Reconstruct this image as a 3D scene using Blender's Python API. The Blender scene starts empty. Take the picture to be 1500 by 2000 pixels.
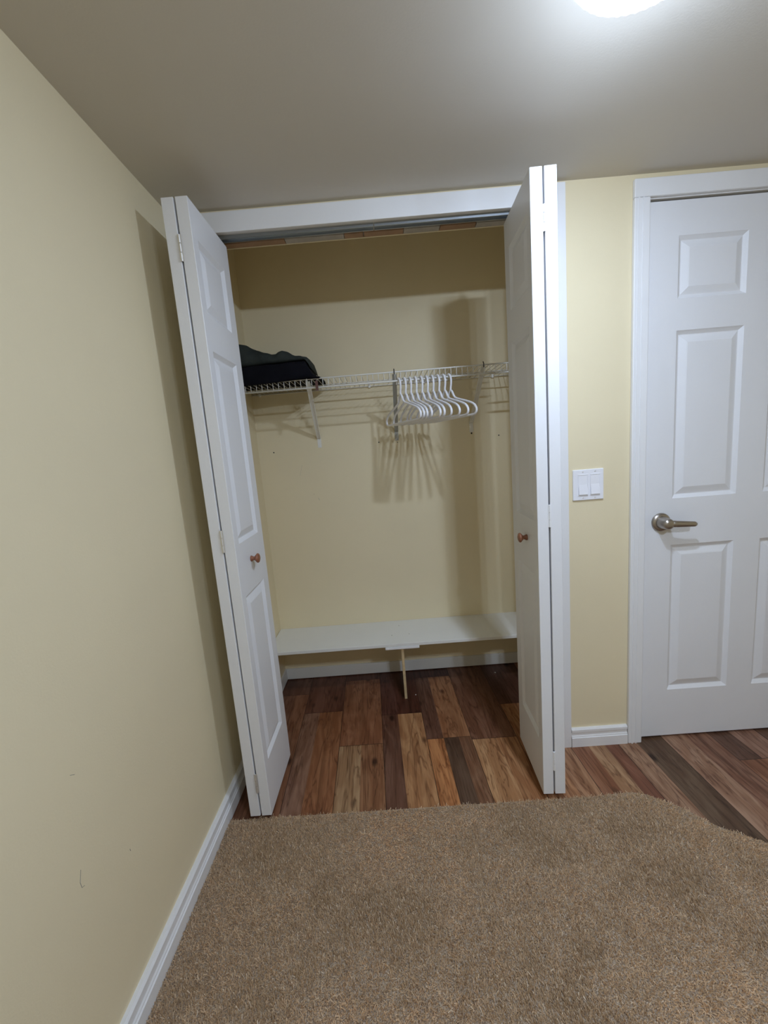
import bpy, bmesh, math, random
import numpy as np
from mathutils import Vector, Matrix
C = bpy.context.scene.collection
S = bpy.context.scene
PI = math.pi
rnd = random.Random(7)

# ---------------------------------------------------------------- camera
cam_d = bpy.data.cameras.new('camera'); cam = bpy.data.objects.new('camera', cam_d); C.objects.link(cam)
RM = [[0.9968850420891279, -0.000746781638169481, -0.0788647904716843],
      [-0.07810586988005279, -0.14805532163494442, -0.9858900013824328],
      [-0.010940107368670437, 0.9889787985860758, -0.1476524635690306]]
rx_, ry_, rz_ = [Vector(r) for r in RM]
m = Matrix.Identity(4)
for i in range(3):
    m[i][0] = rx_[i]; m[i][1] = -ry_[i]; m[i][2] = -rz_[i]
m.translation = Vector((0.66764, -1.51161, 1.26444))
cam.matrix_world = m
cam_d.sensor_fit = 'VERTICAL'; cam_d.sensor_height = 36; cam_d.lens = 785.954 / 2000 * 36
cam_d.clip_start = 0.01
S.camera = cam

# ---------------------------------------------------------------- world, exposure
w = bpy.data.worlds.new('world'); S.world = w; w.use_nodes = True
w.node_tree.nodes['Background'].inputs[0].default_value = (0.02, 0.02, 0.02, 1)
S.view_settings.view_transform = 'Standard'; S.view_settings.look = 'None'
S.view_settings.gamma = 1.0; S.view_settings.exposure = 0.4; S.view_settings.use_curve_mapping = False
S.cycles.max_bounces = 10; S.cycles.diffuse_bounces = 7; S.cycles.transparent_max_bounces = 12
S.cycles.caustics_reflective = False; S.cycles.caustics_refractive = False
BULB_MAIN = 1220.0
BULB_DIM = 150.0
BULB_FILL = 1350.0         # added fill lamp, unseen behind the camera
BULB_COL = (0.75, 0.88, 1.08)

# ---------------------------------------------------------------- key measures (metres)
H = 2.12            # ceiling
HC = 2.40           # ceiling inside the closet
D = 0.666           # back wall of the closet
OL, OR = 0.055, 1.288   # closet opening
OZ = 2.045
CR = 1.42           # right wall of the closet
WT = 0.10           # front wall thickness
RX, RY = 3.2, -3.3  # rest of the room

# ---------------------------------------------------------------- materials
def nodes(name):
    mt = bpy.data.materials.new(name); mt.use_nodes = True
    nt = mt.node_tree; return mt, nt, nt.nodes['Principled BSDF']
def lin(c):
    return tuple(((v/255/12.92) if v/255 <= 0.04045 else ((v/255+0.055)/1.055)**2.4) for v in c)
def painted(name, col, rough=0.5, bump=0.1, scale=300, var=0.03, big=3.0, spec=0.4):
    mt, nt, b = nodes(name); N = nt.nodes; L = nt.links
    tc = N.new('ShaderNodeTexCoord')
    n1 = N.new('ShaderNodeTexNoise'); n1.inputs['Scale'].default_value = scale; n1.inputs['Detail'].default_value = 3
    n2 = N.new('ShaderNodeTexNoise'); n2.inputs['Scale'].default_value = big; n2.inputs['Detail'].default_value = 4
    L.new(tc.outputs['Object'], n1.inputs['Vector']); L.new(tc.outputs['Object'], n2.inputs['Vector'])
    cr = N.new('ShaderNodeValToRGB')
    cr.color_ramp.elements[0].position = 0.3; cr.color_ramp.elements[1].position = 0.7
    cr.color_ramp.elements[0].color = (*[c*(1-var) for c in col], 1); cr.color_ramp.elements[1].color = (*[min(1, c*(1+var)) for c in col], 1)
    L.new(n2.outputs['Fac'], cr.inputs['Fac']); L.new(cr.outputs['Color'], b.inputs['Base Color'])
    bp = N.new('ShaderNodeBump'); bp.inputs['Strength'].default_value = bump; bp.inputs['Distance'].default_value = 0.001
    L.new(n1.outputs['Fac'], bp.inputs['Height']); L.new(bp.outputs['Normal'], b.inputs['Normal'])
    b.inputs['Roughness'].default_value = rough; b.inputs['Specular IOR Level'].default_value = spec
    return mt
M_WALL = painted('cream_wall_paint', (0.76, 0.668, 0.462), 0.55, 0.25, 220, 0.025, 2.0, 0.3)
M_CEIL = painted('ceiling_paint', (0.62, 0.585, 0.525), 0.75, 0.2, 200, 0.02, 1.5, 0.2)
M_WHITE = painted('white_trim_paint', (0.78, 0.78, 0.79), 0.38, 0.15, 260, 0.015, 6)
M_DOOR = painted('white_door_paint', (0.76, 0.765, 0.79), 0.42, 0.3, 420, 0.012, 5)
M_SHELF = painted('white_board_paint', (0.76, 0.76, 0.73), 0.4, 0.1, 200, 0.02, 5)
M_PLASTIC = painted('white_plastic', (0.82, 0.82, 0.86), 0.3, 0.02, 50, 0.01, 4, 0.5)
M_VINYL = painted('white_vinyl_wire', (0.75, 0.74, 0.70), 0.35, 0.02, 60, 0.02, 8, 0.5)
M_GREY = painted('grey_painted_steel', (0.40, 0.40, 0.37), 0.35, 0.02, 60, 0.04, 8, 0.5)
M_GAP_SHADE = painted('painted_gap_shade', (0.02, 0.018, 0.015), 0.9, 0.0, 50, 0.0)
M_BLACK = painted('black_plastic', (0.015, 0.014, 0.013), 0.5, 0.0, 50, 0.0)
M_PLY = painted('raw_plywood', (0.55, 0.42, 0.24), 0.7, 0.3, 90, 0.12, 40)
M_RAW = painted('bare_lumber', (0.36, 0.22, 0.13), 0.75, 0.3, 90, 0.12, 20)
M_PRIMER = painted('primer_smear', (0.42, 0.38, 0.33), 0.7, 0.3, 90, 0.12, 20)
M_JACKET = painted('charcoal_fabric', (0.030, 0.036, 0.033), 0.85, 0.7, 500, 0.3, 14, 0.2)
M_NAVY = painted('black_fabric', (0.004, 0.004, 0.007), 0.9, 0.7, 500, 0.3, 14, 0.15)
M_TAG = painted('brown_label', (0.12, 0.06, 0.05), 0.8, 0.1, 50, 0.1)
M_CRUMB = painted('plaster_white', (0.7, 0.68, 0.62), 0.9, 0.3, 300, 0.1)
def metal(name, col, rough):
    mt, nt, b = nodes(name); N = nt.nodes; L = nt.links
    b.inputs['Metallic'].default_value = 1; b.inputs['Base Color'].default_value = (*col, 1)
    n = N.new('ShaderNodeTexNoise'); n.inputs['Scale'].default_value = 120
    mr = N.new('ShaderNodeMapRange'); mr.inputs['To Min'].default_value = rough*0.85; mr.inputs['To Max'].default_value = rough*1.15
    L.new(n.outputs['Fac'], mr.inputs['Value']); L.new(mr.outputs['Result'], b.inputs['Roughness'])
    return mt
M_NICKEL = metal('satin_nickel', (0.42, 0.38, 0.34), 0.32)
M_ALU = metal('track_steel', (0.50, 0.54, 0.58), 0.35)
M_HINGE = metal('zinc_hinge', (0.80, 0.79, 0.77), 0.55)

def knob_wood():
    mt, nt, b = nodes('stained_knob_wood'); N = nt.nodes; L = nt.links
    tc = N.new('ShaderNodeTexCoord'); mp = N.new('ShaderNodeMapping'); mp.inputs['Scale'].default_value = (30, 160, 160)
    n = N.new('ShaderNodeTexNoise'); n.inputs['Scale'].default_value = 1.0; n.inputs['Detail'].default_value = 4
    cr = N.new('ShaderNodeValToRGB'); cr.color_ramp.elements[0].color = (0.16, 0.055, 0.025, 1); cr.color_ramp.elements[1].color = (0.36, 0.15, 0.08, 1)
    L.new(tc.outputs['Object'], mp.inputs[0]); L.new(mp.outputs[0], n.inputs['Vector']); L.new(n.outputs['Fac'], cr.inputs['Fac'])
    L.new(cr.outputs['Color'], b.inputs['Base Color']); b.inputs['Roughness'].default_value = 0.35
    return mt
M_KNOB = knob_wood()

def floor_mat():
    # tint per strip comes with the mesh (printed colour of each lamella), grain and knots are procedural along the boards
    mt, nt, b = nodes('laminate_planks'); N = nt.nodes; L = nt.links
    at = N.new('ShaderNodeAttribute'); at.attribute_name = 'tint'
    sd = N.new('ShaderNodeAttribute'); sd.attribute_name = 'seed'
    uv = N.new('ShaderNodeUVMap'); uv.uv_map = 'boards'
    sx = N.new('ShaderNodeSeparateXYZ'); L.new(uv.outputs[0], sx.inputs[0])
    def comb(ku, kv, ks):
        a = N.new('ShaderNodeMath'); a.operation = 'MULTIPLY'; a.inputs[1].default_value = ku; L.new(sx.outputs[0], a.inputs[0])
        c = N.new('ShaderNodeMath'); c.operation = 'MULTIPLY'; c.inputs[1].default_value = kv; L.new(sx.outputs[1], c.inputs[0])
        d = N.new('ShaderNodeMath'); d.operation = 'MULTIPLY'; d.inputs[1].default_value = ks; L.new(sd.outputs['Fac'], d.inputs[0])
        k = N.new('ShaderNodeCombineXYZ'); L.new(a.outputs[0], k.inputs[0]); L.new(c.outputs[0], k.inputs[1]); L.new(d.outputs[0], k.inputs[2])
        return k
    def noise(v, detail=5, dist=0.0, rough=0.6):
        n = N.new('ShaderNodeTexNoise'); n.inputs['Scale'].default_value = 1; n.inputs['Detail'].default_value = detail
        n.inputs['Distortion'].default_value = dist; n.inputs['Roughness'].default_value = rough
        L.new(v.outputs[0], n.inputs['Vector']); return n
    def ramp(src, p0, c0, p1, c1):
        r = N.new('ShaderNodeValToRGB'); r.color_ramp.elements[0].position = p0; r.color_ramp.elements[1].position = p1
        r.color_ramp.elements[0].color = (*c0, 1); r.color_ramp.elements[1].color = (*c1, 1); L.new(src, r.inputs['Fac']); return r
    def mul(a, bb, f=1.0):
        x = N.new('ShaderNodeMix'); x.data_type = 'RGBA'; x.blend_type = 'MULTIPLY'; x.inputs['Factor'].default_value = f
        L.new(a, x.inputs['A']); L.new(bb, x.inputs['B']); return x.outputs['Result']
    fine = ramp(noise(comb(150, 6, 37), 6).outputs['Fac'], 0.3, (0.84, 0.81, 0.79), 0.7, (1.08, 1.08, 1.08))
    streak = ramp(noise(comb(22, 1.3, 53), 4, 1.0).outputs['Fac'], 0.30, (0.62, 0.55, 0.50), 0.50, (1.04, 1.04, 1.04))
    cath = ramp(noise(comb(12, 2.6, 91), 2, 2.5).outputs['Fac'], 0.42, (0.80, 0.70, 0.64), 0.60, (1.06, 1.06, 1.06))
    vn_ = noise(comb(17, 1.5, 71), 3, 1.6)
    vein = N.new('ShaderNodeValToRGB'); er = vein.color_ramp.elements
    er[0].position = .468; er[0].color = (1, 1, 1, 1); er[1].position = .532; er[1].color = (1, 1, 1, 1)
    q = er.new(.5); q.color = (.42, .33, .29, 1)
    L.new(vn_.outputs['Fac'], vein.inputs['Fac'])
    vo = N.new('ShaderNodeTexVoronoi'); vo.inputs['Scale'].default_value = 1.0; vo.inputs['Randomness'].default_value = 1.0
    L.new(comb(8, 4.2, 19).outputs[0], vo.inputs['Vector'])
    kn = ramp(vo.outputs['Distance'], 0.05, (0.16, 0.09, 0.07), 0.13, (1, 1, 1))
    c = mul(at.outputs['Color'], fine.outputs['Color']); c = mul(c, streak.outputs['Color']); c = mul(c, cath.outputs['Color']); c = mul(c, vein.outputs['Color'], 0.8); c = mul(c, kn.outputs['Color'], 0.9)
    # thin joint lines from a second UV map holding the distance to the board edge
    L.new(c, b.inputs['Base Color'])
    b.inputs['Roughness'].default_value = 0.42; b.inputs['Specular IOR Level'].default_value = 0.35
    bp = N.new('ShaderNodeBump'); bp.inputs['Strength'].default_value = 0.15; bp.inputs['Distance'].default_value = 0.0008
    L.new(fine.outputs['Color'], bp.inputs['Height']); L.new(bp.outputs['Normal'], b.inputs['Normal'])
    return mt
M_FLOOR = floor_mat()

def pile_mat():
    mt, nt, b = nodes('carpet_fibre'); N = nt.nodes; L = nt.links
    at = N.new('ShaderNodeAttribute'); at.attribute_name = 'tint'
    tc = N.new('ShaderNodeTexCoord'); n = N.new('ShaderNodeTexNoise'); n.inputs['Scale'].default_value = 60
    cr = N.new('ShaderNodeValToRGB'); cr.color_ramp.elements[0].color = (0.85, 0.85, 0.85, 1); cr.color_ramp.elements[1].color = (1.12, 1.12, 1.12, 1)
    L.new(tc.outputs['Object'], n.inputs['Vector']); L.new(n.outputs['Fac'], cr.inputs['Fac'])
    x = N.new('ShaderNodeMix'); x.data_type = 'RGBA'; x.blend_type = 'MULTIPLY'; x.inputs['Factor'].default_value = 1
    L.new(at.outputs['Color'], x.inputs['A']); L.new(cr.outputs['Color'], x.inputs['B']); L.new(x.outputs['Result'], b.inputs['Base Color'])
    b.inputs['Roughness'].default_value = 0.9; b.inputs['Specular IOR Level'].default_value = 0.1
    tl = N.new('ShaderNodeBsdfTranslucent'); ms = N.new('ShaderNodeMixShader'); ms.inputs[0].default_value = 0.4
    L.new(x.outputs['Result'], tl.inputs[0]); L.new(b.outputs[0], ms.inputs[1]); L.new(tl.outputs[0], ms.inputs[2])
    L.new(ms.outputs[0], N['Material Output'].inputs[0])
    return mt
M_PILE = pile_mat()
def backing_mat():
    mt, nt, b = nodes('carpet_base'); N = nt.nodes; L = nt.links
    tc = N.new('ShaderNodeTexCoord')
    n = N.new('ShaderNodeTexNoise'); n.inputs['Scale'].default_value = 330; n.inputs['Detail'].default_value = 2
    cr = N.new('ShaderNodeValToRGB'); cr.color_ramp.elements[0].position = 0.35; cr.color_ramp.elements[1].position = 0.68
    cr.color_ramp.elements[0].color = (0.22, 0.165, 0.115, 1); cr.color_ramp.elements[1].color = (0.60, 0.48, 0.36, 1)
    L.new(tc.outputs['Object'], n.inputs['Vector']); L.new(n.outputs['Fac'], cr.inputs['Fac']); L.new(cr.outputs['Color'], b.inputs['Base Color'])
    bp = N.new('ShaderNodeBump'); bp.inputs['Distance'].default_value = 0.006; bp.inputs['Strength'].default_value = 0.8
    L.new(n.outputs['Fac'], bp.inputs['Height']); L.new(bp.outputs['Normal'], b.inputs['Normal']); b.inputs['Roughness'].default_value = 0.95
    return mt
M_BASE = backing_mat()

def glow(name, strength, col):
    mt = bpy.data.materials.new(name); mt.use_nodes = True; nt = mt.node_tree; nt.nodes.clear()
    o = nt.nodes.new('ShaderNodeOutputMaterial'); e = nt.nodes.new('ShaderNodeEmission')
    e.inputs[0].default_value = (*col, 1); e.inputs[1].default_value = strength; nt.links.new(e.outputs[0], o.inputs[0]); return mt
def glass_mat():
    mt = bpy.data.materials.new('ribbed_lamp_glass'); mt.use_nodes = True; nt = mt.node_tree; N = nt.nodes; L = nt.links; N.clear()
    o = N.new('ShaderNodeOutputMaterial'); tr = N.new('ShaderNodeBsdfTransparent'); tl = N.new('ShaderNodeBsdfTranslucent'); df = N.new('ShaderNodeBsdfDiffuse')
    gl = N.new('ShaderNodeBsdfGlossy'); gl.inputs['Roughness'].default_value = 0.15
    tr.inputs[0].default_value = (0.95, 0.97, 1, 1); tl.inputs[0].default_value = (0.85, 0.92, 1, 1)
    df.inputs[0].default_value = (0.8, 0.85, 0.9, 1)
    a = N.new('ShaderNodeMixShader'); a.inputs[0].default_value = 0.25; L.new(tl.outputs[0], a.inputs[1]); L.new(df.outputs[0], a.inputs[2])
    b = N.new('ShaderNodeMixShader'); b.inputs[0].default_value = 0.06; L.new(tr.outputs[0], b.inputs[1]); L.new(a.outputs[0], b.inputs[2])
    c = N.new('ShaderNodeMixShader'); c.inputs[0].default_value = 0.05; L.new(b.outputs[0], c.inputs[1]); L.new(gl.outputs[0], c.inputs[2])
    L.new(c.outputs[0], o.inputs[0]); return mt
M_GLASS = glass_mat()

# ---------------------------------------------------------------- mesh helpers
def box(bm, x0, x1, y0, y1, z0, z1):
    vs = [bm.verts.new(p) for p in ((x0,y0,z0),(x1,y0,z0),(x1,y1,z0),(x0,y1,z0),(x0,y0,z1),(x1,y0,z1),(x1,y1,z1),(x0,y1,z1))]
    for f in ((3,2,1,0),(4,5,6,7),(0,1,5,4),(1,2,6,5),(2,3,7,6),(3,0,4,7)):
        bm.faces.new([vs[i] for i in f])
def tube(bm, pts, r, seg=8, cap=True, closed=False):
    pts = [Vector(p) for p in pts]; n = len(pts); rings = []
    rr = r if isinstance(r, (list, tuple)) else [r]*n
    up = None
    for i, p in enumerate(pts):
        if closed: t = pts[(i+1) % n] - pts[i-1]
        else: t = pts[min(i+1, n-1)] - pts[max(i-1, 0)]
        t.normalize()
        if up is None:
            up = Vector((0, 0, 1)) if abs(t.z) < 0.9 else Vector((1, 0, 0))
        u = up - t*up.dot(t)
        if u.length < 1e-4: u = Vector((1, 0, 0)) - t*t.x
        u.normalize(); v = t.cross(u); up = u
        rings.append([bm.verts.new(p + (u*math.cos(a) + v*math.sin(a))*rr[i]) for a in [2*PI*k/seg for k in range(seg)]])
    m_ = n if closed else n-1
    for i in range(m_):
        a, b = rings[i], rings[(i+1) % n]
        for k in range(seg): bm.faces.new((a[k], a[(k+1) % seg], b[(k+1) % seg], b[k]))
    if cap and not closed:
        bm.faces.new(rings[0][::-1]); bm.faces.new(rings[-1])
def lathe(bm, prof, mat4=None, seg=32, closed_ends=True, rib=0.0, nrib=0):
    mat4 = mat4 or Matrix.Identity(4); rings = []
    for (r, z) in prof:
        ring = []
        for k in range(seg):
            a = 2*PI*k/seg; q = r*(1 + rib*math.cos(nrib*a))
            ring.append(bm.verts.new(mat4 @ Vector((q*math.cos(a), q*math.sin(a), z))))
        rings.append(ring)
    for a, b in zip(rings, rings[1:]):
        for k in range(seg): bm.faces.new((a[k], a[(k+1) % seg], b[(k+1) % seg], b[k]))
    if closed_ends:
        bm.faces.new(rings[0][::-1]); bm.faces.new(rings[-1])
def link(name, bm, mat, parent=None, smooth=False, bevel=0.0, seg=2):
    bmesh.ops.recalc_face_normals(bm, faces=bm.faces)
    me = bpy.data.meshes.new(name); bm.to_mesh(me); bm.free()
    me.materials.append(mat)
    if smooth:
        me.polygons.foreach_set('use_smooth', [True]*len(me.polygons))
    o = bpy.data.objects.new(name, me); C.objects.link(o)
    if parent: o.parent = parent
    if bevel:
        b = o.modifiers.new('bevel', 'BEVEL'); b.width = bevel; b.segments = seg; b.limit_method = 'ANGLE'; b.angle_limit = math.radians(35)
    return o
def auto_smooth(o, ang=35):
    me = o.data
    bm = bmesh.new(); bm.from_mesh(me)
    for e in bm.edges:
        if len(e.link_faces) == 2 and e.calc_face_angle(0) > math.radians(ang): e.smooth = False
    for f in bm.faces: f.smooth = True
    bm.to_mesh(me); bm.free()
def boxes(name, lst, mat, parent=None, bevel=0.0):
    bm = bmesh.new()
    for b in lst: box(bm, *b)
    return link(name, bm, mat, parent, bevel=bevel)
def struct(o, label=None):
    o['kind'] = 'structure'
    if label: o['label'] = label
    return o
def thing(name, label, cat, loc=(0,0,0), rotz=0.0, group=None):
    o = bpy.data.objects.new(name, None); C.objects.link(o); o.location = loc; o.rotation_euler = (0, 0, rotz)
    o.empty_display_size = 0.05
    o['label'] = label; o['category'] = cat
    if group: o['group'] = group
    return o
def tag(o, label, cat, group=None, kind=None):
    o['label'] = label; o['category'] = cat
    if group: o['group'] = group
    if kind: o['kind'] = kind
    return o
def extrude_profile(bm, prof, axis, a0, a1):
    # prof: closed list of 2D points; axis 'x': prof=(y,z) swept in x; axis 'y': prof=(x,z) swept in y; axis 'z': prof=(x,y)
    def P(p, a):
        return {'x': (a, p[0], p[1]), 'y': (p[0], a, p[1]), 'z': (p[0], p[1], a)}[axis]
    A = [bm.verts.new(P(p, a0)) for p in prof]; B = [bm.verts.new(P(p, a1)) for p in prof]
    n = len(prof)
    for i in range(n): bm.faces.new((A[i], A[(i+1) % n], B[(i+1) % n], B[i]))
    bm.faces.new(A[::-1]); bm.faces.new(B)

# ================================================================ STRUCTURE
# floor: boards run towards the closet, turned 2 degrees; joints where the photo shows them
def build_floor():
    def col(r, g, b):
        c = lin((r, g, b)); l = .3*c[0]+.6*c[1]+.1*c[2]
        return tuple(.74*(l+(v-l)*.94) for v in c)
    pitch = 0.1935; u0 = 0.1895
    rows = {}
    # row index -> list of (v0, v1, [(sub_u0, sub_u1, colour)])
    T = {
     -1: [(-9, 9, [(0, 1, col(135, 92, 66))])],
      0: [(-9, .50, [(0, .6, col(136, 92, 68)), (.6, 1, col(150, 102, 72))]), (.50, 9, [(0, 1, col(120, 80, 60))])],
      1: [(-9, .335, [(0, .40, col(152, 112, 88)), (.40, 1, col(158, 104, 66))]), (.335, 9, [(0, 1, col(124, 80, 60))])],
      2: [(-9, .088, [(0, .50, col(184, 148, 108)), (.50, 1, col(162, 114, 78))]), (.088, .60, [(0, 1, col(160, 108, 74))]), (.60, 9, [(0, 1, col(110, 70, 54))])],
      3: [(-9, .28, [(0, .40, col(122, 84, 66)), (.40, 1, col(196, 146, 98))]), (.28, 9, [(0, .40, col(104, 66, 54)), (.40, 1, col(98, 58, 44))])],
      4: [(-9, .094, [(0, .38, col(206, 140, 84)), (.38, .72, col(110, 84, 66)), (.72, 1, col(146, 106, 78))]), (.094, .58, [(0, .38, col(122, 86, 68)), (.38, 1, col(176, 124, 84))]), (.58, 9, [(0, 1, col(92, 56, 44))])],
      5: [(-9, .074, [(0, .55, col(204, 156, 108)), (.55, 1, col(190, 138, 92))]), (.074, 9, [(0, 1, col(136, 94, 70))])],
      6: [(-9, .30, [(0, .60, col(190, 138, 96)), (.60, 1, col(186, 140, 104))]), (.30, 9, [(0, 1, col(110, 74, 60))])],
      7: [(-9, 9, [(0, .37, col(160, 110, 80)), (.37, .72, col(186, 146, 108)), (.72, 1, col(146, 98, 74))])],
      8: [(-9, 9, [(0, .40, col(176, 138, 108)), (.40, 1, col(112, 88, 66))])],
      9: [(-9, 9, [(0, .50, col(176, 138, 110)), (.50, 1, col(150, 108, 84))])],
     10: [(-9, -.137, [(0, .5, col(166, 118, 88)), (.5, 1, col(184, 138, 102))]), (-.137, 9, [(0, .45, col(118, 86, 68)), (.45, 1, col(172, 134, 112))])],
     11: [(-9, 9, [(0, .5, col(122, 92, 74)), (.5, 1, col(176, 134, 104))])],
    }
    bm = bmesh.new(); tint = bm.faces.layers.float_vector.new('tint_f'); seed = bm.faces.layers.float.new('seed_f')
    uvl = bm.loops.layers.uv.new('boards')
    G = 0.0011
    def quad(ua, ub, va, vb, colr, sd, gl, gr, ge):
        # world x = u - 0.035*(v+0.23)
        W = lambda u, v: (u - 0.035*(v + 0.23), v, 0.0)
        pts = [(ua, va), (ub, va), (ub, vb), (ua, vb)]
        f = bm.faces.new([bm.verts.new(W(*p)) for p in pts]); f[tint] = colr; f[seed] = sd
        for lp, p in zip(f.loops, pts): lp[uvl].uv = p
    r2 = random.Random(3)
    dark = col(52, 30, 22)
    pal = [col(150, 105, 75), col(180, 138, 104), col(118, 86, 68), col(168, 118, 84), col(136, 94, 72), col(190, 146, 106)]
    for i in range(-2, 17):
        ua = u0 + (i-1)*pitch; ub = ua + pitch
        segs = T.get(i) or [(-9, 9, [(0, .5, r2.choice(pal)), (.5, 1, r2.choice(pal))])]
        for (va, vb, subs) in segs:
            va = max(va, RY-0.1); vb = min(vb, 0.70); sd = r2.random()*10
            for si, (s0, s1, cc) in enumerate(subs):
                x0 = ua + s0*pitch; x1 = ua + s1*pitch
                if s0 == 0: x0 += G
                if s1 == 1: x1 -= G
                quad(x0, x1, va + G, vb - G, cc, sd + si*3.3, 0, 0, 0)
            quad(ua - G, ua + G, va, vb, dark, sd, 0, 0, 0)
            quad(ua + G, ub - G, vb - G, vb + G, dark, sd, 0, 0, 0)
    me = bpy.data.meshes.new('floor'); 
    tv = [tuple(f[tint]) for f in bm.faces]; sv = [f[seed] for f in bm.faces]
    bm.faces.layers.float_vector.remove(bm.faces.layers.float_vector['tint_f']); bm.faces.layers.float.remove(bm.faces.layers.float['seed_f'])
    bm.to_mesh(me); bm.free()
    a = me.attributes.new('tint', 'FLOAT_COLOR', 'FACE'); a.data.foreach_set('color', [c for t in tv for c in (*t, 1.0)])
    s = me.attributes.new('seed', 'FLOAT', 'FACE'); s.data.foreach_set('value', sv)
    me.materials.append(M_FLOOR)
    o = bpy.data.objects.new('floor', me); C.objects.link(o); return struct(o, 'brown laminate floor boards')
floor = build_floor()
floor['label'] = 'brown knotty wood plank floor running into the closet'

DX = 1.636; DW = 0.813
wf = boxes('wall_front', [(0, OL-.012, 0, WT, 0, H), (OL-.012, OR+.012, 0, WT, OZ+.02, H), (OR+.012, DX-.02, 0, WT, 0, H), (DX-.02, DX+DW+.02, 0, WT, 2.055, H), (DX+DW+.02, RX, 0, WT, 0, H)], M_WALL)
struct(wf)
struct(boxes('wall_left', [(-.1, 0, RY, D, 0, HC)], M_WALL))
struct(boxes('wall_right', [(RX, RX+.1, RY, WT, 0, H)], M_WALL))
struct(boxes('wall_back', [(-.1, RX+.1, RY-.1, RY, 0, H)], M_WALL))
wc = struct(boxes('wall_closet_back', [(-.1, CR+.1, D, D+.1, 0, HC)], M_WALL))
struct(boxes('wall_closet_right', [(CR, CR+.1, WT, D, 0, HC)], M_WALL))
struct(boxes('ceiling', [(0, RX+.1, RY-.1, WT, H, H+.1)], M_CEIL))
struct(boxes('ceiling', [(-.1, CR+.1, WT, D+.1, HC, HC+.1), (0, CR, WT-.02, WT, H+.1, HC)], M_WALL), 'cream ceiling inside the closet')
# screw holes left in the closet's back wall
def hole(x, z, r):
    bm = bmesh.new()
    lathe(bm, [(r, 0.0), (r, 0.0006), (r*.6, 0.0008)], Matrix.Translation((x, D, z)) @ Matrix.Rotation(PI/2, 4, 'X'), 12)
    o = link('screw_hole', bm, M_BLACK, wc); return o
for x, z, r in ((.081, 1.306, .0035), (.646, 1.316, .0035), (1.141, 1.325, .0045), (1.285, 1.303, .0035), (.745, 1.308, .0022)): hole(x, z, r)

# faint pencil-like scuffs
M_SCUFF = painted('grey_scuff', (0.30, 0.28, 0.23), 0.8, 0.0, 50, 0.0)
def scuff(pts, par, nrm, wd):
    bm = bmesh.new(); tube(bm, pts, wd, 6); o = link('scuff_mark', bm, M_SCUFF, par); return o
wl = bpy.data.objects['wall_left']
scuff([(0, -.802, .683), (0, -.792, .676)], wl, 0, .0005)
scuff([(0, -.823, .490), (0, -.830, .468), (0, -.8285, .455), (0, -.822, .452)], wl, 0, .0006)
scuff([(0, -.693, .391), (0, -.692, .385)], wl, 0, .0007)
scuff([(.225, D, 1.229), (.207, D, 1.17)], wc, 0, .0003); scuff([(.293, D, 1.045), (.300, D, 1.032)], wc, 0, .0007); scuff([(.269, D, 1.068), (.276, D, 1.066)], wc, 0, .0006)

# baseboards
def base_prof(t, h):
    return [(0, 0), (-t, 0), (-t, h*.50), (-t*.80, h*.53), (-t*.80, h*.57), (-t*.62, h*.62), (-t*.55, h*.78), (-t*.85, h*.80), (-t*.85, h*.93), (-t*.55, h), (0, h)]
bm = bmesh.new(); extrude_profile(bm, [(-p[0], p[1]) for p in base_prof(.017, .086)], 'y', RY, 0.0); struct(link('baseboard_left', bm, M_WHITE))
bm = bmesh.new(); extrude_profile(bm, base_prof(.014, .080), 'x', 1.348, 1.576); extrude_profile(bm, base_prof(.014, .080), 'x', DX+DW+.064, RX); struct(link('baseboard_front', bm, M_WHITE))
struct(boxes('baseboard_closet', [(.0, CR, D-.010, D, .004, .067), (.0, .010, WT, D-.010, .004, .067), (CR-.010, CR, WT, D-.010, .004, .067)], M_SHELF, bevel=.002))
struct(boxes('baseboard_right', [(RX-.015, RX, RY, 0, 0, .08)], M_WHITE)); struct(boxes('baseboard_back', [(0, RX, RY, RY+.015, 0, .08)], M_WHITE))

# closet casing and jambs
struct(boxes('trim_1', [(0.001, OR-.0003, -.014, 0, OZ, 2.110)], M_WHITE, bevel=.0015), 'white head casing over the closet opening')
struct(boxes('trim_2', [(OR, 1.346, -.014, 0, 0, 2.110)], M_WHITE, bevel=.0015), 'white casing right of the closet opening')
struct(boxes('trim_3', [(0.018, OL, -.014, 0, 0, OZ-.0005)], M_WHITE, bevel=.0015), 'narrow white casing left of the closet opening')
struct(boxes('trim_4', [(OL-.012, OL, 0, WT, 0, OZ), (OR, OR+.012, 0, WT, 0, OZ)], M_WHITE), 'white side jambs of the closet opening')
hd = struct(boxes('trim_5', [(OL-.012, OR+.012, 0, .094, OZ+.004, OZ+.02)], M_SHELF), 'head jamb over the closet opening with bare and painted wood blocks')
PB = [(.055, .371, M_RAW, 'bare brown wood block'), (.373, .585, M_PRIMER, 'whitewashed wood block'), (.587, .655, M_RAW, 'bare brown wood block'), (.658, .800, M_RAW, 'bare brown wood block'), (.802, .93, M_PRIMER, 'whitewashed wood block'), (.932, 1.06, M_RAW, 'bare brown wood block'), (1.062, 1.287, M_PRIMER, 'whitewashed wood block')]
for a, b, mt, lb in PB:
    o = boxes('wood_block', [(a, b, .058, .088, OZ-.004, OZ+.004)], mt, hd, bevel=.0015); o['label'] = lb
o = boxes('edge_strip', [(OL, OR, .0885, .094, OZ-.004, OZ+.004)], M_WALL, hd); o['label'] = 'thin cream painted edge'

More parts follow.
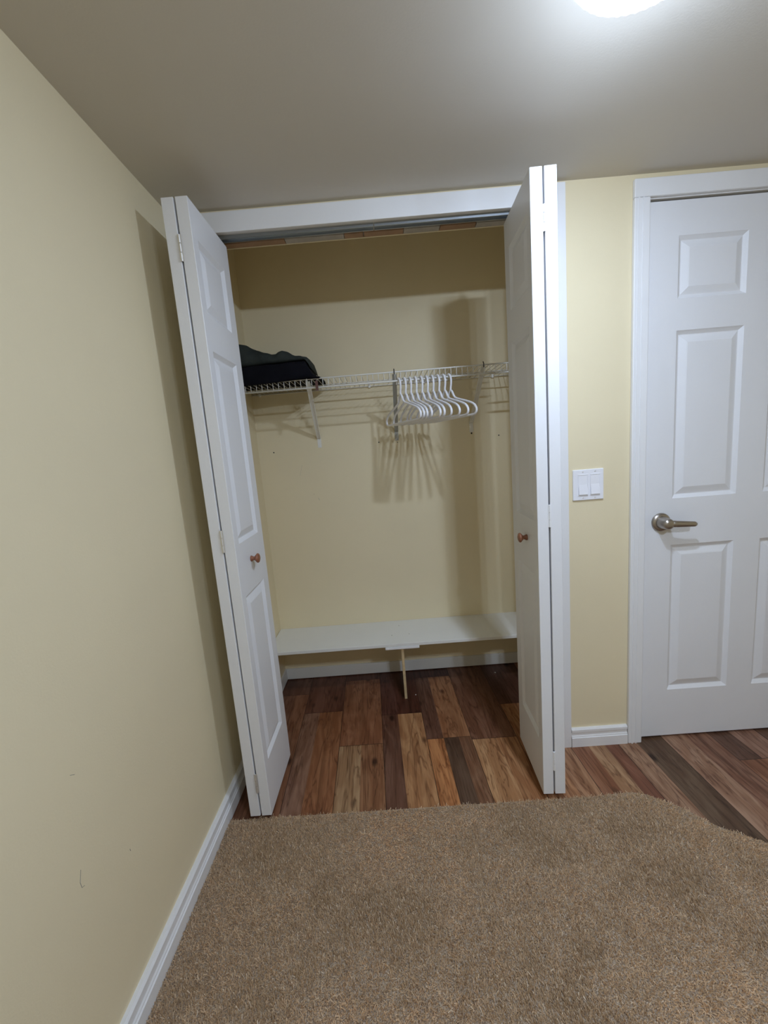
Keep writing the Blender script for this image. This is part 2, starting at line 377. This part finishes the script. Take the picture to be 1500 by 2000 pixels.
# track of the bifold doors
tr = thing('bifold_track', 'grey steel slider track under the head of the closet opening', 'track', (OL, .028, OZ))
bm = bmesh.new()
extrude_profile(bm, [(-.014, .004), (-.014, -.007), (-.011, -.007), (-.011, 0.002), (.011, 0.002), (.011, -.007), (.014, -.007), (.014, .004)], 'x', .001, .638)
link('rail', bm, M_ALU, tr)
bm = bmesh.new()
extrude_profile(bm, [(-.014, .004), (-.014, -.007), (-.011, -.007), (-.011, 0.002), (.011, 0.002), (.011, -.007), (.014, -.007), (.014, .004)], 'x', .641, OR-OL-.001)
link('rail', bm, M_ALU, tr)

# ---------------------------------------------------------------- panelled slabs
def panel_slab(W, t, Z0, Z1, cols, rows, both=True):
    """slab in local x (0..W), y (0 front .. t), z; raised panels on front (and back)."""
    bm = bmesh.new()
    xs = sorted(set([0, W] + [c for p in cols for c in p])); zs = sorted(set([Z0, Z1] + [r for p in rows for r in p]))
    def face(side):
        y = 0 if side < 0 else t
        V = {}
        for x in xs:
            for z in zs: V[(x, z)] = bm.verts.new((x, y, z))
        for i in range(len(xs)-1):
            for j in range(len(zs)-1):
                a, b, c_, d = xs[i], xs[i+1], zs[j], zs[j+1]
                is_p = (a, b) in cols and (c_, d) in rows
                o = [V[(a, c_)], V[(b, c_)], V[(b, d)], V[(a, d)]]
                if not is_p: bm.faces.new(o); continue
                loop = o
                w_ = min(b-a, d-c_)
                k = min(1.0, w_/0.22)
                for off, dep in ((.004, .0035), (.011*k+.002, .0100), (.014*k+.002, .0100), (.038*k, .0022), (.042*k, .0012)):
                    yy = dep if side < 0 else t - dep
                    nl = [bm.verts.new(p) for p in ((a+off, yy, c_+off), (b-off, yy, c_+off), (b-off, yy, d-off), (a+off, yy, d-off))]
                    for q in range(4): bm.faces.new((loop[q], loop[(q+1) % 4], nl[(q+1) % 4], nl[q]))
                    loop = nl
                bm.faces.new(loop)
        return V
    F = face(-1)
    if both: B = face(1)
    else:
        B = {}
        for x in xs:
            for z in zs: B[(x, z)] = bm.verts.new((x, t, z))
        for i in range(len(xs)-1):
            for j in range(len(zs)-1): bm.faces.new([B[(xs[i], zs[j])], B[(xs[i], zs[j+1])], B[(xs[i+1], zs[j+1])], B[(xs[i+1], zs[j])]])
    for i in range(len(xs)-1):
        for z in (Z0, Z1): bm.faces.new((F[(xs[i], z)], F[(xs[i+1], z)], B[(xs[i+1], z)], B[(xs[i], z)]))
    for j in range(len(zs)-1):
        for x in (0, W): bm.faces.new((F[(x, zs[j])], F[(x, zs[j+1])], B[(x, zs[j+1])], B[(x, zs[j])]))
    return bm
ROWS = [(.214, .822), (1.003, 1.609), (1.716, 1.922)]

# ---------------------------------------------------------------- room door
d1 = thing('door_1', 'white six panel door with lever handle right of the closet', 'door', (DX, 0.0, 0)); d1['kind'] = 'structure'
s1 = link('slab', panel_slab(DW, .035, .010, 2.034, [(.109, .350), (.450, .704)], ROWS), M_DOOR, d1); s1.location = (.0005, .007, 0)
boxes('casing', [(-.058, -.004, -.015, 0, 0, 2.042), (-.058, DW+.058, -.015, 0, 2.0425, 2.100), (DW+.004, DW+.058, -.015, 0, 0, 2.042)], M_WHITE, d1, bevel=.003)
boxes('casing_bead', [(-.046, -.040, -.0165, -.015, 0, 2.042), (-.030, -.026, -.0165, -.015, 0, 2.042), (DW+.040, DW+.046, -.0165, -.015, 0, 2.042)], M_WHITE, d1)
boxes('jamb', [(-.020, -.0035, 0, WT, 0, 2.040), (DW+.0035, DW+.020, 0, WT, 0, 2.040), (-.020, DW+.020, 0, WT, 2.040, 2.055)], M_WHITE, d1)
boxes('stop', [(-.0035, .012, .038, .050, 0, 2.030), (DW-.012, DW+.0035, .038, .050, 0, 2.030), (-.0035, DW+.0035, .038, .050, 2.030, 2.040)], M_GAP_SHADE, d1)  # stop coloured near-black to stand in for shade in the door gap
# lever handle
hroot = bpy.data.objects.new('door_handle', None); C.objects.link(hroot); hroot.parent = d1; hroot.location = (.068, .007, .915)
hroot['label'] = 'satin nickel lever handle'
Rx = Matrix.Rotation(PI/2, 4, 'X')     # local z -> -y
bm = bmesh.new(); lathe(bm, [(.0355, 0), (.0355, .003), (.034, .007), (.029, .010), (.016, .012)], Rx, 40); o = link('rosette', bm, M_NICKEL, hroot); auto_smooth(o, 50)
bm = bmesh.new(); lathe(bm, [(.0245, .009), (.0225, .022), (.0205, .044), (.0180, .052), (.0100, .0555)], Rx, 28); o = link('neck', bm, M_NICKEL, hroot); auto_smooth(o, 50)
bm = bmesh.new()
lev = []
rings = []
for i in range(15):
    t = i/14
    x = .004 + t*.100; y = -.046 - .003*math.sin(t*PI); z = .001 - .008*t
    a = .0135*(1 - .28*t) if t > .1 else .0125*(.55 + 4.5*t); b_ = .0095*(1 - .35*t) if t > .1 else .0085*(.6 + 4*t)
    if t > .95: a *= .6; b_ *= .6
    rings.append([bm.verts.new((x, y + b_*math.cos(q), z + a*math.sin(q))) for q in [2*PI*k/16 for k in range(16)]])
for r1, r2 in zip(rings, rings[1:]):
    for k in range(16): bm.faces.new((r1[k], r1[(k+1) % 16], r2[(k+1) % 16], r2[k]))
bm.faces.new(rings[0][::-1]); bm.faces.new(rings[-1]); o = link('lever', bm, M_NICKEL, hroot, smooth=True)

# ================================================================ THINGS
# ---------------------------------------------------------------- bifold doors
BW = .290; BT = .0352; GAP = .0054
def knob_bm(sx):
    bm = bmesh.new()
    prof = [(.0105, 0), (.0100, .003), (.0070, .009), (.0068, .013), (.0125, .018), (.0165, .022), (.0170, .025), (.0150, .028), (.0090, .0305), (.002, .031)]
    lathe(bm, prof, Matrix.Rotation(PI/2*sx, 4, 'Y'), 28); return bm
def bifold(name, label, x_out, x_dir, y_front, rot, knob_y, zk):
    """stack of two folded panels; local origin: outer front corner. x_dir +1 grows to the right."""
    r = thing(name, label, 'door', (x_out, y_front, 0), rot)
    for k in range(2):
        bm = panel_slab(BW, BT, .022, 2.022, [(.036, BW-.056)], ROWS)
        o = link('door_panel', bm, M_DOOR, r)
        # local slab x -> world y, local slab y (0..t) -> world +x
        off = k*(BT + GAP)
        xx = off if x_dir > 0 else -off - BT
        o.matrix_local = Matrix(((0, 1, 0, xx), (1, 0, 0, 0), (0, 0, 1, 0), (0, 0, 0, 1)))
        if k == 1: inner = o
        bv = o.modifiers.new('bevel', 'BEVEL'); bv.width = .0012; bv.segments = 1; bv.limit_method = 'ANGLE'; bv.angle_limit = math.radians(60)
    # hinges bridging the gap at the folded edge
    for z in (.153, 1.022, 1.887):
        bm = bmesh.new(); gx = (BT + GAP/2)*x_dir
        for s in (-1, 1): box(bm, gx + (0 if s > 0 else -.0055), gx + (.0055 if s > 0 else 0), -.0012, .0005, z-.036, z+.036)
        for q in range(3): tube(bm, [(gx, -.0022, z-.036+q*.0245), (gx, -.0022, z-.036+q*.0245+.0225)], .0027, 10)
        o = link('hinge', bm, M_HINGE if x_dir > 0 else M_WHITE, r)
        o['label'] = 'bare zinc hinge' if x_dir > 0 else 'white painted hinge'
    kb = link('knob', knob_bm(x_dir), M_KNOB, r, smooth=True); kb['label'] = 'small stained wooden knob'
    kb.location = ((2*BT+GAP)*x_dir, knob_y - y_front, zk)
    # pivot pins: up into the track and down to the floor
    bm = bmesh.new(); px = BT/2*x_dir
    tube(bm, [(px, BW-.006, .0), (px, BW-.006, .024)], .004, 10); box(bm, px-.008, px+.008, BW-.012, BW+.002, 0, .004); link('pivot', bm, M_HINGE, r)
    bm = bmesh.new(); px = (BT*1.5+GAP)*x_dir
    tube(bm, [(px, BW-.006, 2.020), (px, BW-.006, 2.044)], .004, 10); link('guide_pin', bm, M_HINGE, r)
    return r
bifold('bifold_door', 'white folded closet door left of the opening, beside the left wall, bare metal hinges', .0945, 1, -.256, 0, -.127, .929)
bifold('bifold_door', 'white folded closet door right of the opening, near the light switch, bright front edge', 1.2145, -1, -.252, math.radians(-2.6), -.135, .930)

# ---------------------------------------------------------------- light switch
sw = thing('light_switch', 'white double rocker light switch on the cream wall between closet and door', 'light switch', (1.4225, 0, 1.0825))
boxes('cover_plate', [(-.0575, .0575, -.006, 0, -.058, .058)], M_PLASTIC, sw, bevel=.0025)
for cx in (-.0205, .0245):
    bm = bmesh.new(); extrude_profile(bm, [(-.006, .036), (-.0065, .036), (-.0070, .002), (-.0115, -.036), (-.006, -.036)], 'x', cx-.0165, cx+.0165)
    link('rocker', bm, M_PLASTIC, sw, bevel=.0008)
    boxes('rocker_frame', [(cx-.0190, cx-.0172, -.0074, -.005, -.040, .040), (cx+.0172, cx+.0190, -.0074, -.005, -.040, .040), (cx-.0172, cx+.0172, -.0074, -.005, .0372, .040), (cx-.0172, cx+.0172, -.0074, -.005, -.040, -.0372)], M_PLASTIC, sw)
    for z in (-.049, .049):
        bm = bmesh.new(); lathe(bm, [(.0024, .0055), (.0024, .0068), (.0014, .0072)], Matrix.Translation((cx, 0, z)) @ Rx, 14); link('screw', bm, M_HINGE, sw)

# ---------------------------------------------------------------- ceiling lamp
def ceiling_lamp(label, x_, y_, main, dim):
    lamp = thing('ceiling_lamp', label, 'lamp', (x_, y_, H))
    bm = bmesh.new(); lathe(bm, [(.112, 0), (.114, -.006), (.108, -.012), (.060, -.013), (.0, -.013)], None, 48, False); bmesh.ops.remove_doubles(bm, verts=bm.verts, dist=1e-5)
    link('base_plate', bm, M_WHITE, lamp, smooth=True)
    bm = bmesh.new()
    prof = [(.112, -.012), (.128, -.024)] + [(.140*math.cos(a)**.72 if math.cos(a) > 0 else .0, -.045 - .060*math.sin(a)) for a in [math.radians(q) for q in (-8, 2, 12, 24, 36, 48, 60, 72, 82)]]
    lathe(bm, prof, None, 192, False, .012, 48)
    cv = [v for v in bm.verts if abs(v.co.z - prof[-1][1]) < 1e-6]; bm.faces.new(sorted(cv, key=lambda v: math.atan2(v.co.y, v.co.x)))
    o = link('glass_shade', bm, M_GLASS, lamp, smooth=True); o['label'] = 'ribbed frosted glass dome'
    bm = bmesh.new(); tube(bm, [(0, 0, -.104), (0, 0, -.115)], [.010, .006], 16); link('finial', bm, M_NICKEL, lamp)
    def bulb(x, y, z, st, r=.030):
        bm = bmesh.new(); lathe(bm, [(r*math.sin(a), -r*math.cos(a)) for a in [PI*k/12 for k in range(1, 12)]], None, 24); bmesh.ops.translate(bm, verts=bm.verts, vec=(x, y, z))
        o = link('light_bulb', bm, glow('bulb_glow', st, BULB_COL), lamp, smooth=True)
        o.data.materials.append(M_PLASTIC)          # LED bulb: only the lower globe glows, the upper half is the white housing
        for f in o.data.polygons:
            if f.center.z > z - r*.48: f.material_index = 1
        return o
    bulb(.044, .072, -.050, main); bulb(-.050, -.050, -.050, dim)
    return lamp
ceiling_lamp('round ribbed glass ceiling light glowing bluish white', 1.172, -.742, BULB_MAIN, BULB_DIM)
ceiling_lamp('added fill light, unseen behind the camera, built as a ribbed glass ceiling light', 1.40, -1.95, BULB_FILL, BULB_FILL)  # fill added out of view to brighten the lower walls and floor

# ---------------------------------------------------------------- wire shelf with brackets
ZD = 1.610; YF = .350; PW = .0249; ZL = 1.572
ws = thing('wire_shelf', 'white vinyl coated wire shelf across the closet back wall', 'shelf', (0, D, ZD))
def wpos(x, y, z): return (x, y-D, z-ZD)
bm = bmesh.new()
for y, z, r in ((YF, ZD, .0032), (YF+.004, ZL, .0040), (D-.008, ZD-.004, .0026), (.51, ZD-.004, .0028)):
    tube(bm, [wpos(.004, y, z), wpos(CR-.004, y, z)], r, 8)
link('rails', bm, M_VINYL, ws, smooth=True)
bm = bmesh.new(); x = .757+PW/2 - PW*30; n = 0
while x < CR - .01:
    if x > .008:
        tube(bm, [wpos(x, D-.006, ZD+.0005), wpos(x, YF+.006, ZD+.001), wpos(x, YF+.001, ZD-.003), wpos(x, YF+.002, ZL)], .0014, 6)
    x += PW
link('cross_wires', bm, M_VINYL, ws, smooth=True)
for cx in (.045, .30, .62, .905, 1.26):
    boxes('wall_clip', [(cx-.006, cx+.006, -.014, 0, -.012, .006)], M_VINYL, ws, bevel=.002)
def bracket(label, xt, xb, zb, mat):
    b = bpy.data.objects.new('bracket', None); C.objects.link(b); b.parent = ws; b.location = (xb, 0, zb-ZD); b['label'] = label; b.empty_display_size = .05
    bm = bmesh.new()
    p0 = Vector((xt-xb, YF+.012-D, ZD-.008-zb)); p1 = Vector((0, -.008, .018))
    # folded U section: a flat web with two flanges
    dr = (p1-p0).normalized(); sd = Vector((1, 0, 0)); nr = dr.cross(sd).normalized()
    def slab(o, hw, ht):
        vs = []
        for p in (p0, p1):
            for a, c in ((-1, -1), (1, -1), (1, 1), (-1, 1)): vs.append(bm.verts.new(p + o + sd*hw*a + nr*ht*c))
        for k in range(4): bm.faces.new((vs[k], vs[(k+1) % 4], vs[4+(k+1) % 4], vs[4+k]))
        bm.faces.new(vs[3::-1]); bm.faces.new(vs[4:])
    slab(Vector((0, 0, 0)), .0085, .0012); slab(sd*.0085, .0012, .0055); slab(sd*-.0085, .0012, .0055)
    link('brace', bm, mat, b, bevel=.0006)
    bm = bmesh.new(); box(bm, -.010, .010, -.002, 0, -.032, .022); tube(bm, [(0, -.001, -.022), (0, -.0035, -.022)], .004, 12); link('wall_plate', bm, mat, b, bevel=.0008)
    bm = bmesh.new(); tube(bm, [(xt-xb-.001, YF-.001-D, ZD-.010-zb), (xt-xb-.001, YF-.006-D, ZD+.004-zb), (xt-xb-.001, YF+.004-D, ZD+.014-zb)], .0022, 8); link('hook', bm, M_VINYL if xt < .5 else M_BLACK, b)
    return b
bracket('white diagonal shelf bracket beside the folded dark clothes', .352, .330, 1.345, M_VINYL)
bracket('grey diagonal shelf bracket just left of the row of hangers', .742, .743, 1.350, M_GREY)
bracket('dull grey diagonal shelf bracket behind the hangers near the right door', 1.140, 1.141, 1.362, M_VINYL)

# ---------------------------------------------------------------- hangers
def catmull(P, n=5):
    out = []; P = [Vector(p) for p in P]; Q = [2*P[0]-P[1]] + P + [2*P[-1]-P[-2]]
    for i in range(1, len(Q)-2):
        for k in range(n):
            t = k/n; a, b, c_, d = Q[i-1], Q[i], Q[i+1], Q[i+2]
            out.append(.5*((2*b) + (c_-a)*t + (2*a-5*b+4*c_-d)*t*t + (3*b-a-3*c_+d)*t**3))
    out.append(P[-1]); return out
def hanger_meshes():
    # local: y along the hanger (negative = towards the room), z up, origin at the rail
    r = .0048; top = .0040 + r + .0006
    bm = bmesh.new()
    hk = [(0, -.014, -.062), (0, -.015, -.050), (0, -.020, -.034), (0, -.0215, -.016), (0, -.017, -.001), (0, -.008, top-.001), (0, 0, top), (0, .010, top-.003), (0, .016, -.005), (0, .017, -.014)]
    tube(bm, catmull(hk, 4), r*.95, 10)
    bm2 = bmesh.new(); loop = []
    half = [(0, -.014, -.060), (0, -.026, -.069), (0, -.038, -.088), (0, -.053, -.100), (0, -.085, -.110), (0, -.130, -.123), (0, -.170, -.136), (0, -.192, -.148), (0, -.203, -.163), (0, -.200, -.176), (0, -.188, -.183), (0, -.172, -.1845)]
    left = catmull(half, 4)
    right = [Vector((0, -p.y-.028+.0, p.z)) for p in left]
    pts = left + [Vector((0, y, -.1845)) for y in (-.12, -.06, 0, .06, .10)] + right[::-1][:-1]
    tube(bm2, pts, r, 10, closed=True)
    return bm, bm2
bmA, bmB = hanger_meshes()
necks = [783, 794, 805.6, 817, 828, 838, 847.6, 857.5, 868, 878]
angs = [21, 17.5, 14, 12, 15, 12.5, 13.5, 16, 19, 22]
h0 = thing('clothes_hanger', 'x', 'hanger', (0, 0, 0), 0, 'white plastic hangers on the closet rail')
hk = link('hook', bmA, M_PLASTIC, h0, smooth=True); hb = link('body', bmB, M_PLASTIC, h0, smooth=True)
ordn = ['leftmost of the ten', 'second from the left of the ten', 'third from the left of the ten', 'fourth from the left of the ten', 'fifth from the left of the ten',
        'fifth from the right of the ten', 'fourth from the right of the ten', 'third from the right of the ten', 'second from the right of the ten', 'rightmost of the ten']
extra = ['hanging next to the grey bracket', 'tucked close behind its neighbours', 'bunched with its neighbours', 'mid row', 'mid row', 'close beside the next one', 'mid row', 'evenly spaced', 'evenly spaced', 'whole end loop showing']
for i in range(10):
    if i == 0: h = h0
    else:
        h = h0.copy(); C.objects.link(h)
        for ch in (hk, hb):
            c_ = ch.copy(); C.objects.link(c_); c_.parent = h
    h.location = (.757 + PW*i, YF+.004, ZL); h.rotation_euler = (0, 0, math.radians(angs[i]))
    h['label'] = 'white tubular plastic hanger, %s on the closet rail' % ordn[i]

# ---------------------------------------------------------------- folded clothes on the wire shelf
def cloth(name, label, mat, x0, x1, section, nx=60, wr=.004, seed=1, parent=None):
    """closed sweep along x; section(t, x) -> list of (y, z)"""
    rr = random.Random(seed); ph = [rr.uniform(0, 6.28) for _ in range(8)]
    bm = bmesh.new(); rings = []
    for i in range(nx+1):
        t = i/nx; x = x0 + (x1-x0)*t; sec = section(t, x); ring = []
        for k, (y, z, w_) in enumerate(sec):
            q = (math.sin(x*38+ph[0]+y*22) + .6*math.sin(x*71+ph[1]-y*55) + .5*math.sin(z*120+x*24+ph[2]) + .35*math.sin(x*140+y*90+ph[3]))
            xx = x + .004*math.sin(z*70+ph[4]+y*30)*(1 if t > .9 or t < .1 else .3)
            ring.append(bm.verts.new((xx, y - q*wr*.5*w_, z + q*wr*w_)))
        rings.append(ring)
    n = len(rings[0])
    for a, b in zip(rings, rings[1:]):
        for k in range(n): bm.faces.new((a[k], a[(k+1) % n], b[(k+1) % n], b[k]))
    for ring in (rings[0][::-1], rings[-1]):
        c_ = sum((v.co for v in ring), Vector())/n; cvv = bm.verts.new(c_)
        for k in range(n): bm.faces.new((ring[k], ring[(k+1) % n], cvv))
    o = link(name, bm, mat, parent, smooth=True)
    return o
def interp(x, tab):
    if x <= tab[0][0]: return tab[0][1]
    for (a, va), (b, vb) in zip(tab, tab[1:]):
        if x <= b: return va + (vb-va)*(x-a)/(b-a)
    return tab[-1][1]
SH = ZD + .003     # deck top
top_black = [(0.0, 1.680), (.14, 1.683), (.28, 1.686), (.352, 1.688), (.362, 1.664), (.372, 1.644), (.386, 1.628), (.400, 1.620), (.410, 1.618)]
top_grey = [(0.0, 1.800), (.075, 1.779), (.146, 1.752), (.200, 1.733), (.225, 1.731), (.255, 1.736), (.300, 1.722), (.340, 1.713), (.362, 1.707), (.3665, 1.697)]
drape = [(0.0, 1.600), (.14, 1.603), (.25, 1.608), (.33, 1.6115), (.41, 1.6145)]
def sec_black(t, x):
    zt = interp(x, top_black); zb = SH; zd = interp(x, drape); yb = .640 - .03*max(0, (x-.3)/.1)
    e = min(.008, (zt-zb)*.3)
    S_ = [(yb, zb+.001, 0), (.56, zb, 0), (.48, zb, 0), (.40, zb, 0), (.352, zb+.0012, 0), (.3445, zb-.004, 0), (.3435, zd+.001, 0), (.3405, zd-.002, 0), (.3370, zd+.001, .2),
          (.3345, zb-.002, .3), (.3335, zb+(zt-zb)*.25, .5), (.3325, zb+(zt-zb)*.5, .7), (.3330, zb+(zt-zb)*.8, .6), (.3370, zt-e*.3, .4), (.345, zt, .3), (.40, zt+.002, .3), (.48, zt+.002, .3), (.56, zt+.001, .3), (yb-.01, zt-e, .4), (yb, zb+(zt-zb)*.6, .5)]
    return S_
fc = cloth('folded_garment', '', M_NAVY, .006, .412, sec_black, 70, .0028, 4)
tag(fc, 'black folded cloth garment draped over the left front of the wire shelf', 'clothing')
def sec_grey(t, x):
    zt = interp(x, top_grey); zb = interp(x, top_black) + .0055; h = max(zt-zb, .006)
    k = 1 if t < .96 else .6
    yf = .339; yb = .615
    return [(yb, zb+h*.2, .1), (.56, zb, 0), (.48, zb, 0), (.40, zb, 0), (yf+.012, zb, 0), (yf+.003, zb+h*.15, .15), (yf, zb+h*.35, .6), (yf+.002, zb+h*.6, 1.0*k), (yf+.006, zb+h*.82, 1.0*k), (yf+.016, zt-h*.04, .8*k),
            (yf+.035, zt, .5), (.42, zt+.001, .5), (.49, zt-.004, .5), (.56, zt-.012, .6), (yb-.008, zb+h*.6, .5)]
fg = cloth('folded_jacket', '', M_JACKET, .006, .367, sec_grey, 110, .0042, 9)
tag(fg, 'charcoal grey rumpled jacket folded on top of the black garment', 'clothing')
o = boxes('label_tag', [(.3885, .4005, .3375, .3390, 1.556, 1.5985)], M_TAG, fc, bevel=.0004); o['label'] = 'small brown cloth tag'

# ---------------------------------------------------------------- low shelf board and its support
sb = thing('shelf_board', 'long low white painted shelf board above the closet floor', 'shelf', (CR/2, D, .300))
ZS = .310
boxes('board', [(-CR/2+.002, CR/2-.002, .386-D, 0, -.007, .010)], M_SHELF, sb, bevel=.002)
for x, y in ((.676, .595), (.635, .483), (.726, .486)):
    bm = bmesh.new(); lathe(bm, [(.0032, 0), (.0032, .0006), (.0015, .0009)], Matrix.Translation((x-CR/2, y-D, .010)), 12); o = link('screw', bm, M_GREY, sb)
# cleats under the ends
boxes('cleat', [(-CR/2+.001, -CR/2+.018, .40-D, -.004, -.045, -.0072)], M_SHELF, sb)
boxes('cleat', [(CR/2-.018, CR/2-.001, .40-D, -.004, -.045, -.0072)], M_SHELF, sb)
sp = thing('shelf_support', 'raw plywood post with a small white cross plate under the low shelf', 'support', (.684, .385, 0))
boxes('post', [(-.0065, .0065, .012, .185, 0, .281)], M_PLY, sp, bevel=.0006)
boxes('cross_plate', [(-.085, .086, -.003, .120, .2815, .2925)], M_WHITE, sp, bevel=.001)
sp.location.z = 0

# ---------------------------------------------------------------- crumbs
def crumb(x, y, s, label, sd):
    r3 = random.Random(sd); bm = bmesh.new(); bmesh.ops.create_icosphere(bm, subdivisions=2, radius=s)
    for v in bm.verts:
        v.co *= r3.uniform(.7, 1.15); v.co.z = max(v.co.z*.6, -s*.3)
    o = link('plaster_crumb', bm, M_CRUMB); o.location = (x, y, s*.3); return tag(o, label, 'crumb')
crumb(.735, .425, .0030, 'tiny white plaster crumb on the floor by the wooden shelf support', 1)
crumb(1.191, .575, .0045, 'small pale plaster crumb in the dark back right corner of the closet floor', 2)

# ---------------------------------------------------------------- carpet
EDGE = [(.0175, -.250), (.386, -.251), (1.026, -.254), (1.295, -.257), (1.400, -.250), (1.450, -.250), (1.493, -.262), (1.574, -.322), (1.632, -.393), (1.738, -.462), (2.30, -.80), (3.183, -1.34)]
def edge_y(x):
    return np.interp(x, [e[0] for e in EDGE], [e[1] for e in EDGE])
cp = thing('carpet', 'tan cut pile carpet covering the room floor in front of the closet', 'carpet', (.0, -.8, 0))
bm = bmesh.new()
top = [(x, y+.8, .006) for x, y in EDGE]
low = [(3.183, RY+.83, .006), (.0175, RY+.83, .006)]
ring = top + low
A = [bm.verts.new((x, y, .001)) for x, y, z in ring]; B = [bm.verts.new(p) for p in ring]
n = len(ring)
for i in range(n): bm.faces.new((A[i], A[(i+1) % n], B[(i+1) % n], B[i]))
bm.faces.new(A[::-1]); bm.faces.new(B)
link('backing', bm, M_BASE, cp)
def pile():
    rg = np.random.default_rng(5)
    X0, X1, Y0 = .019, 2.75, -1.25
    N = 420000
    x = rg.uniform(X0, X1, N); y = rg.uniform(Y0, -.245, N)
    # density falls off away from the lens' reach
    ok = (y < edge_y(x) - .001)
    # thin out the part nearer than the photo's lower edge
    far = y < -.86; keep = rg.random(N) > far*.55
    ok &= keep
    x = x[ok]; y = y[ok]; n = len(x)
    def vn(x, y, f, sd):
        r = np.random.default_rng(sd); g = r.random((256, 256)); xi = x*f; yi = y*f + 1000
        a = np.floor(xi).astype(int); b = np.floor(yi).astype(int); u = xi-a; v = yi-b; u = u*u*(3-2*u); v = v*v*(3-2*v)
        G = lambda i, j: g[i % 256, j % 256]
        return (G(a, b)*(1-u)+G(a+1, b)*u)*(1-v) + (G(a, b+1)*(1-u)+G(a+1, b+1)*u)*v
    lay = vn(x, y, 5, 1)*.55 + vn(x, y, 13, 2)*.45       # patches where the pile lies differently
    ang = rg.uniform(0, 2*PI, n); tilt = rg.normal(0, .75, n)
    h = .0060 + .0025*vn(x, y, 40, 3) + rg.uniform(-.001, .0015, n)
    w_ = rg.uniform(.0007, .00115, n)
    lx = np.cos(ang)*.004*np.abs(tilt)*2 + (lay-.5)*.006; ly = np.sin(ang)*.004*np.abs(tilt)*2 - (lay-.45)*.016
    fa = rg.uniform(0, PI, n); fx = np.cos(fa)*w_; fy = np.sin(fa)*w_
    z0 = .004
    P = np.zeros((n, 4, 3))
    P[:, 0] = np.stack([x-fx, y-fy, np.full(n, z0)], 1); P[:, 1] = np.stack([x+fx, y+fy, np.full(n, z0)], 1)
    P[:, 2] = np.stack([x+lx+fx*.9, y+ly+fy*.9, z0+h], 1); P[:, 3] = np.stack([x+lx-fx*.9, y+ly-fy*.9, z0+h], 1)
    P[:, :, 1] += .8
    me = bpy.data.meshes.new('pile'); me.vertices.add(4*n); me.vertices.foreach_set('co', P.ravel())
    me.loops.add(4*n); me.loops.foreach_set('vertex_index', np.arange(4*n, dtype=np.int32))
    me.polygons.add(n); me.polygons.foreach_set('loop_start', np.arange(0, 4*n, 4, dtype=np.int32))
    me.update(calc_edges=True)
    base = np.array([.93, .735, .515]); dk = np.array([.50, .355, .220]); lt = np.array([.92, .79, .62])
    t = rg.random(n)[:, None]; tuft = vn(x, y, 190, 4)[:, None]
    k = np.clip(.30 + .45*tuft + .35*(t-.5) + 1.1*(lay[:, None]-.5), 0, 1)  # lay term paints the shading of leaning pile into the blade colour
    c = dk*(1-k) + base*k; c = np.where(t > .93, lt, c)
    a = me.attributes.new('tint', 'FLOAT_COLOR', 'FACE'); a.data.foreach_set('color', np.concatenate([c, np.ones((n, 1))], 1).ravel())
    me.materials.append(M_PILE)
    o = bpy.data.objects.new('pile', me); C.objects.link(o); o.parent = cp; o['kind'] = 'stuff'
pile()
